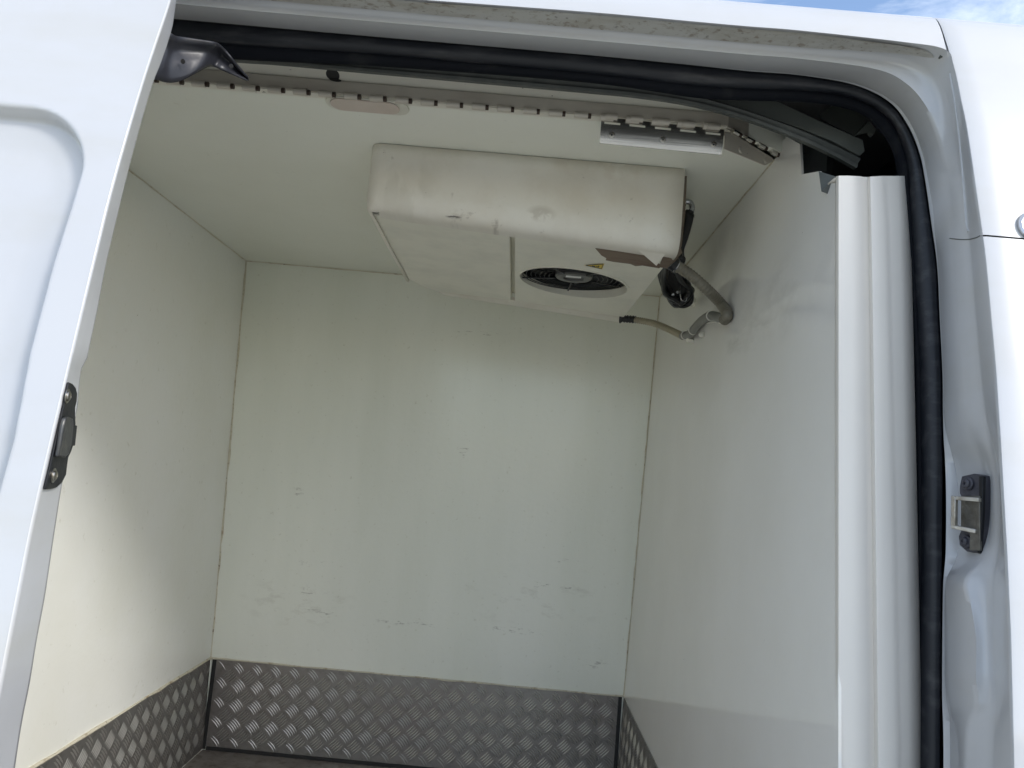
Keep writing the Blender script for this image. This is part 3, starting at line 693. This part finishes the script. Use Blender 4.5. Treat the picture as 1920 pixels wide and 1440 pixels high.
# roller arm: bent black sheet reaching from the door to the track above the doorway
topx = [(285, 50), (318, 61), (330, 68), (345, 70), (370, 74), (400, 79), (412, 84), (422, 94), (432, 106), (443, 120), (454, 133), (466, 146)]
botx = [(285, 150), (296, 150), (308, 154), (325, 155), (345, 149), (368, 136), (388, 125), (400, 125), (414, 131), (430, 138), (447, 145), (465, 152)]
rails = []
for k in range(9):
    t = k / 8; R = []
    for i, (a, b) in enumerate(zip(topx, botx)):
        u = i / 11; x = a[0] * (1 - t) + b[0] * t; y = a[1] * (1 - t) + b[1] * t
        Y = -.155 + .13 * u + .005 * math.sin(t * math.pi * 1.6) - .006 * math.exp(-((t - .55) / .16) ** 2 - ((u - .28) / .12) ** 2) + .012 * math.exp(-((u - .60) / .06) ** 2) - .010 * math.exp(-((t - .05) / .1) ** 2)
        R.append(atY(x, y, Y))
    rails.append(cr(R, 3))
arm = loft('roller_arm', rails, arm_m, door, thick=.003, angle=80)
for q, r_ in (((343, 115), .0035), ((433, 124), .0035)):
    c = atY(*q, -.155 + .13 * (.3 if q[0] < 400 else .72) - .012)
    disc('bolt_hole', c, (0, -1, -.3), [(r_, 0), (r_ * .9, .0006)], dark_m, arm, seg=12)

# ================================================================ STRIP CURTAIN HINGE
hinge = empty('curtain_hinge', (.7, .237, HC), 'long dull steel hinge with open knuckles along the front edge of the ceiling', 'hinge')
xh0, xh1 = -.05, atZ(1362, 241, HC)[0]
zt_leaf = 1.732
prism('upper_leaf', [(xh0, .2355, HC - .0005), (xh1, .2355, HC - .0005), (xh1, .2355, zt_leaf - .003), (xh0, .2355, zt_leaf)], (0, -.0025, 0), leaf_m, hinge)
# knuckles: pitch read off the photograph (about 48 px)
kx0 = atZ(373, 152, HC)[0]; kx1 = atZ(1049, 211, HC)[0]; pitch = (kx1 - kx0) / 14.15
n_k = 0; kn = None; cap = None
x = kx0 - 6 * pitch
while x < xh1 - .012:
    c = np.array([x, .232, HC - .0045])
    if kn is None:
        kn = tube('knuckle', [c + np.array([-.0125, 0, 0]), c + np.array([.0125, 0, 0])], .0062, leaf_m, hinge, seg=10, k=1)
        base = c.copy()
        kn2 = tube('hinge_pin', [c + np.array([.0128, 0, 0]), c + np.array([.0185, 0, 0])], .0052, pin_m, hinge, seg=8, k=1)
    else:
        for src in (kn, kn2):
            o = src.copy(); COL.objects.link(o); o.parent = hinge; o.matrix_parent_inverse = Matrix.Translation(-hinge.location); o.location = src.location + Vector(tuple(c - base))
    x += pitch; n_k += 1
# polished mounting plate riveted to the ceiling at the right end
mp_ = empty('mounting_plate', atZ(1240, 255, HC), 'polished steel plate with three rivets fixed to the ceiling near the door corner', 'metal plate')
PY = .2335
pc = [atY(*q, PY) for q in [(1128, 219), (1358, 243), (1355, 287), (1125, 265)]]
us = [0.0]
for c0, c1 in ((1134, 1164), (1181, 1211), (1229, 1259), (1276, 1306), (1324, 1352)):
    us += [(c0 - 1128) / 230, (c1 - 1128) / 230]
us.append(1.0); vsn = [0, .16, .26, .42, .6, .8, .92, 1]
vs = []; fs = []; nu_ = len(us); th = .0016
for layer in (0, 1):
    for v in vsn:
        for u in us:
            p = (pc[0] * (1 - u) + pc[1] * u) * (1 - v) + (pc[3] * (1 - u) + pc[2] * u) * v
            vs.append((p[0], PY + .0075 * v * v + (0 if layer == 0 else th), p[2]))
NL = len(vsn) * nu_
for i in range(len(vsn) - 1):
    for j in range(nu_ - 1):
        if vsn[i] == .16 and j % 2 == 1 and j < nu_ - 1: continue
        k = i * nu_ + j; fs.append((k, k + nu_, k + nu_ + 1, k + 1)); fs.append((NL + k, NL + k + 1, NL + k + nu_ + 1, NL + k + nu_))
k = (len(vsn) - 1) * nu_; fs.append((k, NL + k, NL + k + nu_ - 1, k + nu_ - 1))
mesh('plate', vs, fs, steel, mp_, recalc=False, angle=40)
for q in [(1146, 219), (1194, 223), (1243, 228.5), (1291, 233), (1338, 237.5)]:
    c = atY(*q, .2285); tube('knuckle', [c + np.array([-.0118, 0, 0]), c + np.array([.0118, 0, 0])], .0058, leaf_m, mp_, seg=10, k=1)
for q in [(1147, 253), (1243, 262), (1338, 271)]:
    rv = disc('rivet', atY(*q, PY + .0045), (0, -1, -.25), [(.0062, 0), (.0062, .0008), (.0048, .002), (.0024, .0026), (.0019, .001)], castl_m, mp_, seg=16)
    disc('rivet_hole', atY(*q, PY + .0017), (0, -1, -.25), [(.0019, 0), (.0015, .0006)], dark_m, rv, seg=10)
# short angled hinge running to the right wall
h2 = empty('corner_hinge', atZ(1420, 270, HC), 'short angled hinge segment running diagonally to the right wall beside the polished plate', 'hinge')
d_ = (dB - dA); d_ /= np.linalg.norm(d_); Ld = np.linalg.norm(atZ(1476, 302, HC) - dA)
pz = lambda u, v, h=0: dA + d_ * u + nd * v + np.array([0, 0, h])
zl = .034
prism('upper_leaf', [pz(0, -.001, .002), pz(Ld + .01, -.001, .002), pz(Ld + .016, -.001, .010), pz(Ld + .014, -.001, zl - .004), pz(0, -.001, zl)], -nd * .0022, leaf_m, h2)
def PD(px, py, off=0.0):
    v = ray(px, py); t = (dA - CAM - nd * off).dot(nd) / v.dot(nd); return CAM + v * t
lq = [PD(*q, .004) for q in [(1360, 247), (1378, 252), (1449, 296), (1449, 303), (1434, 310), (1358, 279)]]
prism('lower_leaf', lq, nd * .0018, leaf_m, h2, .0003, smooth=False)
for i in range(5):
    u = .010 + i * (Ld - .012) / 4.6
    tube('knuckle', [pz(u, -.006, -.003), pz(u + .017, -.006, -.003)], .0052, steel, h2, seg=10, k=1)
    tube('hinge_pin', [pz(u + .018, -.006, -.003), pz(u + .026, -.006, -.003)], .0044, pin_m, h2, seg=8, k=1)
for q in [(1388, 281), (1435, 301)]:
    disc('rivet', PD(*q, .004) , -nd, [(.0058, 0), (.0058, .0008), (.0045, .002), (.002, .0022)], leaf_m, h2, seg=16)

# ================================================================ CEILING LAMP
lampc = atZ(690, 190, HC)
lamp = empty('ceiling_lamp', lampc, 'unlit pinkish oval lamp lens on the ceiling, half hidden behind the hinge', 'lamp')
def rrect(cx, cy, hx, hy, r, z, n=6, skew=0):
    pts = []
    for k, (sx, sy) in enumerate(((1, 1), (-1, 1), (-1, -1), (1, -1))):
        for j in range(n + 1):
            a = math.pi / 2 * (k + j / n); pts.append((cx + sx * (hx - r) + r * math.cos(a), cy + sy * (hy - r) + r * math.sin(a), z))
    return pts
la, lb = atZ(612, 190, HC), atZ(768, 205, HC)
ly1 = atZ(690, 208, HC)[1]
hx = (lb[0] - la[0]) / 2; lcx = (la[0] + lb[0]) / 2; ly0 = .2405
prism('lamp_base', rrect(lcx, (ly0 + ly1) / 2, hx, (ly1 - ly0) / 2, .026, HC - .0008), (0, 0, -.0035), lampb_m, lamp, .001)
prism('lamp_lens', rrect(lcx - .004, (ly0 + ly1) / 2 - .003, hx - .014, (ly1 - ly0) / 2 - .005, .022, HC - .0044), (0, 0, -.003), lens_m, lamp, .001)
print('lamp', ly0, ly1, hx)

# ================================================================ COOLING UNIT
X0u, X1u, YF, YR = .611, 1.287, .446, 1.215
unit = empty('cooling_unit', ((X0u + X1u) / 2, .8, HC), 'cream evaporator unit under the ceiling with a round fan and a torn front cover corner', 'cooling unit')
zb = lambda x: 1.524 + .058 * (X1u - x)
# front cover: profile swept along X and round the left end
prof = [(0, HC - .002, 0), (0, 1.68, 0), (0, 1.62, 0), (0, 1.575, 0), (.0008, 1.561, 0), (.0035, 1.548, 0), (.0085, 1.5375, 0), (.0155, 1.5295, 0), (.024, 1.5255, 0), (.034, 1.524, 0), (.060, 1.5235, 0), (.0602, 1.528, 0)]
path = []
for x in np.linspace(X1u, X0u + .027, 14): path.append(((x, YF), (0, 1), x))
for a in np.linspace(0, math.pi / 2, 8)[1:]:
    path.append(((X0u + .027 - .027 * math.sin(a), YF + .027 - .027 * math.cos(a)), (math.sin(a), math.cos(a)), X0u + .027 * (1 - a / (math.pi / 2))))
path.append(((X0u - .003, .75), (1, 0), X0u)); path.append(((X0u - .004, YR - .12), (1, 0), X0u))
rails = []
for (d, z, _) in prof:
    R = []
    for (p, nrm, xx) in path:
        zz_ = z + (zb(xx) - 1.524) * min(1, (HC - z) / (HC - 1.524))
        dd = d if xx > X0u + .0265 else d * (.18 + .82 * max(0, (xx - X0u) / .027))
        R.append(np.array([p[0] + nrm[0] * dd, p[1] + nrm[1] * dd, zz_]))
    rails.append(R)
loft('front_cover', rails, abs_m, unit, angle=50, thick=.003)
# right hand end of the unit is open behind the cover: housing body set in
hb_ = [(X0u + .02, .50), (X1u - .06, .50), (X1u - .02, .56), (X1u - .012, YR), (X0u + .10, YR), (X0u + .03, YR - .10)]
prism('housing', [(x, y, zb(x) + .075) for x, y in hb_], (0, 0, HC - 1.524 - .115), abs_b, unit)
# bottom covers, split at the slot; the right one carries the fan opening
sx0, sx1 = .924, .9355
Yf2 = .506
def bz(x): return zb(x) + .004
lpoly = [(X0u + .006, Yf2), (sx0, Yf2), (sx0, YR - .045), (X0u + .085, YR - .02), (X0u + .045, YR - .045), (X0u - .0, YR - .14)]
prism('bottom_cover', [(x, y, bz(x)) for x, y in lpoly], (0, 0, .074), abs_b, unit, .003)
fc = (1.091, .853); fr = .142
def ray_poly(c, ang, poly):
    dx, dy = math.cos(ang), math.sin(ang); best = None
    for i in range(len(poly)):
        x1, y1 = poly[i]; x2, y2 = poly[(i + 1) % len(poly)]; ex, ey = x2 - x1, y2 - y1; den = dx * ey - dy * ex
        if abs(den) < 1e-9: continue
        t = ((x1 - c[0]) * ey - (y1 - c[1]) * ex) / den; u = ((x1 - c[0]) * dy - (y1 - c[1]) * dx) / den
        if t > 0 and -1e-6 <= u <= 1 + 1e-6 and (best is None or t < best): best = t
    return c[0] + dx * best, c[1] + dy * best
rpoly = [(sx1, Yf2), (X1u - .030, Yf2), (X1u - .006, .56), (X1u - .016, YR - .025), (sx1, YR - .045)]
angs = sorted([2 * math.pi * i / 72 for i in range(72)] + [math.atan2(y - fc[1], x - fc[0]) % (2 * math.pi) for x, y in rpoly])
vs = []; fs = []; n = len(angs)
for a in angs:
    x, y = ray_poly(fc, a, rpoly); cx_, cy_ = fc[0] + fr * math.cos(a), fc[1] + fr * math.sin(a)
    rx_, ry_ = fc[0] + (fr + .006) * math.cos(a), fc[1] + (fr + .006) * math.sin(a)
    vs += [(x, y, bz(x) + .074), (x, y, bz(x)), (rx_, ry_, bz(rx_)), (rx_, ry_, bz(rx_) - .002), (cx_, cy_, bz(cx_) - .002), (cx_, cy_, bz(cx_) + .020)]
for i in range(n):
    j = (i + 1) % n
    for k in range(5): fs.append((i * 6 + k, i * 6 + k + 1, j * 6 + k + 1, j * 6 + k))
mesh('fan_cover', vs, fs, abs_b, unit, angle=30)
# slot between the covers
box('cover_slot', (sx0 + .0002, Yf2 + .01, zb(.93) + .026), (sx1 - .0002, YR - .05, zb(.93) + .027), abs_b, unit)
# rear lower lip
prism('rear_lip', [(X0u + .085, YR - .02, bz(X0u + .09) - .001), (sx1, YR - .050, bz(sx1) - .001), (X1u - .016, YR - .035, bz(X1u) - .001), (X1u - .012, YR + .012, bz(X1u) - .008), (sx1, YR + .006, bz(sx1) - .006), (X0u + .10, YR + .01, bz(X0u + .1) - .003)], (0, 0, .012), abs_m, unit, .002)
# fan: dark bowl, blades, motor, guard
fz = bz(fc[0]) + .014
fan = disc('fan_bowl', (fc[0], fc[1], fz + .03), (0, 0, -1), [(fr + .004, .018), (fr + .002, .0), (.02, -.002)], fan_m, unit, seg=48)
for k in range(7):
    a0 = 2 * math.pi * k / 7; vs = []
    for i, r_ in enumerate((.045, .085, .125)):
        for j, (da_, dh) in enumerate(((-.30, .010), (0, .0), (.30, -.010))):
            aa = a0 + da_ * (1.1 - .15 * i) + .25 * i; vs.append((fc[0] + r_ * math.cos(aa), fc[1] + r_ * math.sin(aa), fz + .018 + dh))
    mesh('fan_blade', vs, [(i * 3 + j, i * 3 + j + 1, i * 3 + j + 4, i * 3 + j + 3) for i in range(2) for j in range(2)], black_m, fan)
for r_ in (.066, .078, .090, .102, .114, .126, .136):
    pts = [(fc[0] + r_ * math.cos(a), fc[1] + r_ * math.sin(a), fz + .002 - .004 * (1 - r_ / fr)) for a in np.linspace(0, 2 * math.pi, 49)[:-1]]
    tube('guard_ring', pts, .0011, black_m, fan, seg=5, k=1, closed=True)
for k in range(5):
    a = 2 * math.pi * k / 5 + .35
    tube('guard_spoke', [(fc[0] + r_ * math.cos(a), fc[1] + r_ * math.sin(a), fz - .001) for r_ in (.05, .1, .141)], .0022, black_m, fan, seg=6, k=2)
disc('fan_motor', (fc[0], fc[1], fz + .012), (0, 0, -1), [(.050, .0), (.050, .010), (.045, .014), (.028, .0145), (.026, .010), (.02, .010)], hub_m, fan, seg=36)
box('motor_label', (fc[0] - .022, fc[1] - .030, fz - .0035), (fc[0] + .018, fc[1] - .014, fz - .0026), lab_m, fan)
# warning sticker (yellow triangle with black border marks)
wz = lambda px, py, dz=0: atZ(px, py, bz(atZ(px, py, 1.535)[0]) - dz - .0004)
stkr = prism('warning_sticker', [wz(1095, 497, .0004), wz(1133, 494.5, .0004), wz(1129, 505, .0004)], (0, 0, -.0004), yellow_m, unit)
def strip(a, b, wpx, nm='sticker_mark'):
    (x0, y0), (x1, y1) = a, b; L = math.hypot(x1 - x0, y1 - y0); ox, oy = -(y1 - y0) / L * wpx / 2, (x1 - x0) / L * wpx / 2
    prism(nm, [wz(x0 - ox, y0 - oy, .0010), wz(x1 - ox, y1 - oy, .0010), wz(x1 + ox, y1 + oy, .0010), wz(x0 + ox, y0 + oy, .0010)], (0, 0, -.0003), ink_m, stkr)
strip((1098, 497.2), (1131, 495.2), .9); strip((1099, 497.8), (1127, 503.8), .9); strip((1131, 495.6), (1127.6, 504), 1.0)
strip((1110, 498.9), (1116, 499.6), 1.8); strip((1117, 499.3), (1124, 500.0), 1.0); strip((1123, 497.8), (1121, 501.6), 1.4)
# torn corner: brown board showing, pale tongue hanging
yb_ = lambda px, py, Y: atY(px, py, Y)
prism('torn_board', [yb_(1116, 465, .50), yb_(1160, 471, .50), yb_(1200, 474, .50), yb_(1242, 498, .515), yb_(1236, 503, .525), yb_(1205, 498, .525), yb_(1192, 499, .53), yb_(1182, 495, .53), yb_(1150, 491, .53), yb_(1136, 488, .53), yb_(1137, 484, .525), yb_(1128, 479, .515)], (0, .004, .001), brown_m, unit)
prism('torn_board', [yb_(1246, 474, .485), yb_(1264, 476, .485), yb_(1276, 462, .50), yb_(1279, 474, .52), yb_(1266, 490, .52), yb_(1250, 502, .522), yb_(1236, 500, .516), yb_(1238, 494, .508)], (0, .005, 0), brown_m, unit)
prism('torn_tongue', [yb_(1196, 468, .474), yb_(1262, 470, .462), yb_(1246, 478, .478), yb_(1231, 498, .505), yb_(1224, 490, .50)], (0, .003, .0005), abs_m, unit)
prism('torn_board', [yb_(1283, 330, .452), yb_(1288, 330, .47), yb_(1285, 400, .47), yb_(1278, 462, .47), yb_(1268, 470, .462), yb_(1274, 460, .452), yb_(1279, 400, .452)], (0, .01, 0), brown_m, unit)
# scratch mark nicks on the rear edge
# ================================================================ HOSES, CABLES, FITTINGS
hA = empty('drain_hose', onR(1360, 582), 'grey ribbed hose curving from the torn cover corner down to the right wall', 'hose')
W = lambda px, py, o=.014: atX(px, py, xr(1.45) - o)
p1 = [atY(1246, 485, .55), atY(1268, 498, .56), atY(1298, 518, .575), atY(1328, 545, .59), W(1352, 570, .018), W(1364, 590)]
tube('hose', p1[1:] + [W(1358, 600)], .0125, hose_m, hA, seg=12, k=10, ribs=30, rib=.05)
tube('clamp', [p1[0], p1[1]], .0150, fit_m, hA, seg=14, k=1); 
tube('clamp_band', [p1[0] * .5 + p1[1] * .5, p1[0] * .1 + p1[1] * .9], .0168, black_m, hA, seg=14, k=1)
hB = empty('drain_hose', atY(1165, 598, 1.2), 'cream ribbed hose leaving the rear lower edge of the cooling unit', 'hose')
p2 = [atY(1162, 597, 1.19), atY(1188, 599, 1.18), atY(1225, 606, 1.15), atY(1255, 618, 1.11), W(1280, 630)]
tube('hose', p2[1:], .0098, hose_c, hB, seg=12, k=10, ribs=28, rib=.07)
tube('end_collar', [p2[0], p2[0] + (p2[1] - p2[0]) * .12], .0150, black_m, hB, seg=14, k=1)
tube('end_fitting', [p2[0] + (p2[1] - p2[0]) * .12, p2[1] + (p2[1] - p2[0]) * .15], .0112, black_m, hB, seg=12, k=1, ribs=5, rib=.10)
hC = empty('drain_pipe', onR(1320, 610), 'short smooth grey pipe joining the two hoses, tied with white cable ties', 'pipe')
p3 = [p2[-1], W(1294, 626), W(1306, 612), W(1318, 600), W(1334, 592), W(1350, 596), W(1362, 594)]
tube('pipe', p3, .0115, pipe_m, hC, seg=14, k=8)
def ring(name, c, t, r, w_, m, parent):
    t = np.array(t) / np.linalg.norm(t); tube(name, [c - t * w_, c + t * w_], r, m, parent, seg=16, k=1)
ring('cable_tie', p3[0] * .6 + p3[1] * .4, p3[1] - p3[0], .0135, .0022, tie_m, hC)
ring('cable_tie', p3[2] * .5 + p3[1] * .5, p3[2] - p3[1], .0135, .0020, tie_m, hC)
ring('cable_tie', p3[4], p3[5] - p3[3], .0135, .0020, tie_m, hC)
def blob(name, c, r, m, parent, sq=(1, 1, 1)):
    bm = bmesh.new(); bmesh.ops.create_icosphere(bm, subdivisions=3, radius=r)
    for v in bm.verts:
        k = 1 + .25 * math.sin(v.co.x * 300 + c[0] * 50) * math.sin(v.co.z * 260 + 1.3) + .15 * math.sin(v.co.y * 410 + v.co.z * 200)
        v.co = Vector((v.co.x * sq[0], v.co.y * sq[1], v.co.z * sq[2])) * k + Vector(tuple(float(x) for x in c))
    me = bpy.data.meshes.new(name); bm.to_mesh(me); bm.free(); return link(name, me, m, parent)
blob('tie_mount', W(1296, 638, .006), .011, blob_m, hC, (1.2, 1, .7))
blob('tie_mount', W(1317, 628, .005), .008, blob_m, hC, (1, 1, .9))
blob('tie_mount', W(1354, 603, .005), .008, blob_m, hC, (1.1, 1, .8))
tube('tie_tail', [W(1326, 606), W(1345, 603), W(1352, 600)], .0016, tie_m, hC, seg=6)
# black cable bundle
cb = empty('cable_bundle', atY(1268, 540, .95), 'bundle of looped black cables hanging behind the torn corner of the cooling unit', 'cable bundle')
for k in range(13):
    o1 = random.uniform(-1, 1); o2 = random.uniform(-1, 1); dY = random.uniform(-.03, .03)
    pts = [atY(1248 + 5 * o1, 490, .72 + dY), atY(1243 + 7 * o1, 518 + 4 * o2, .80 + dY), atY(1252 + 8 * o2, 548 + 3 * o1, .86 + dY), atY(1268 + 8 * o1, 568 + 6 * o2, .88 + dY),
           atY(1284 + 9 * o2, 566 + 7 * o1, .87 + dY), atY(1294 + 6 * o1, 549 + 6 * o2, .84 + dY), atY(1283 + 8 * o2, 525 + 7 * o1, .80 + dY), atY(1264 + 6 * o1, 506, .74 + dY)]
    tube('cable', pts, random.uniform(.0035, .0062), cable_m, cb, seg=8, k=6)
prism('cable_wrap', [atY(*q, .90) for q in [(1234, 508), (1256, 500), (1282, 522), (1299, 545), (1296, 562), (1280, 574), (1266, 575), (1256, 563), (1250, 550), (1240, 530)]], (0, .03, 0), black_m, cb, .008)
tube('wire_clip', [atY(1282, 524, .83), atY(1276, 540, .82), atY(1275, 550, .82), atY(1278, 562, .82), atY(1285, 565, .82), atY(1288, 558, .82)], .0013, fit_m, cb, seg=6)
for q in ((1270, 548), (1262, 552)): disc('cable_end', atY(*q, .81), (0, -1, 0), [(.004, 0), (.003, .002)], fit_m, cb, seg=10)
blob('sealant_lump', W(1300, 566, .01), .011, blob_m, cb, (.6, 1, 1.3))
# refrigerant pipes at the right end of the unit
pp = empty('coolant_fitting', atY(1290, 385, .75), 'zinc pipe elbow with black wrapped lines beside the right end of the cooling unit', 'pipe fitting')
tube('elbow', [atY(1276, 384, .59), atY(1284, 378, .59), atY(1294, 380, .59), atY(1298, 390, .59), atY(1294, 398, .59)], .0065, fit_m, pp, seg=12)
ring('nut', atY(1281, 380, .59), np.array([1, 0, .3]), .0095, .004, fit_m, pp)
ring('nut', atY(1293, 400, .59), np.array([.2, .1, 1]), .0095, .004, black_m, pp)
for k in range(4):
    dx = 4 * k - 6
    tube('wrapped_line', [atY(1292 + dx * .5, 396 + 3 * k, .59), atY(1290 + dx * .4, 418, .59), atY(1283 + dx * .3, 445, .59), atY(1277, 468, .59), atY(1276 + dx * .4, 490, .59)], .0075, black_m, pp, seg=8)
tube('wrapped_line', [atY(1285, 396, .59), atY(1296, 402, .59), atY(1297, 408, .59)], .006, black_m, pp, seg=8)
for k in range(5):
    a = k * 1.3
    tube('cable', [atY(1276, 464, .57), atY(1272 + 6 * math.cos(a), 472 + 3 * k, .57 + .005 * k), atY(1278 + 5 * math.sin(a), 484, .59), atY(1281, 494, .59)], .0034, cable_m, pp, seg=6)
# second sealed joint of the corner boards behind the hoses
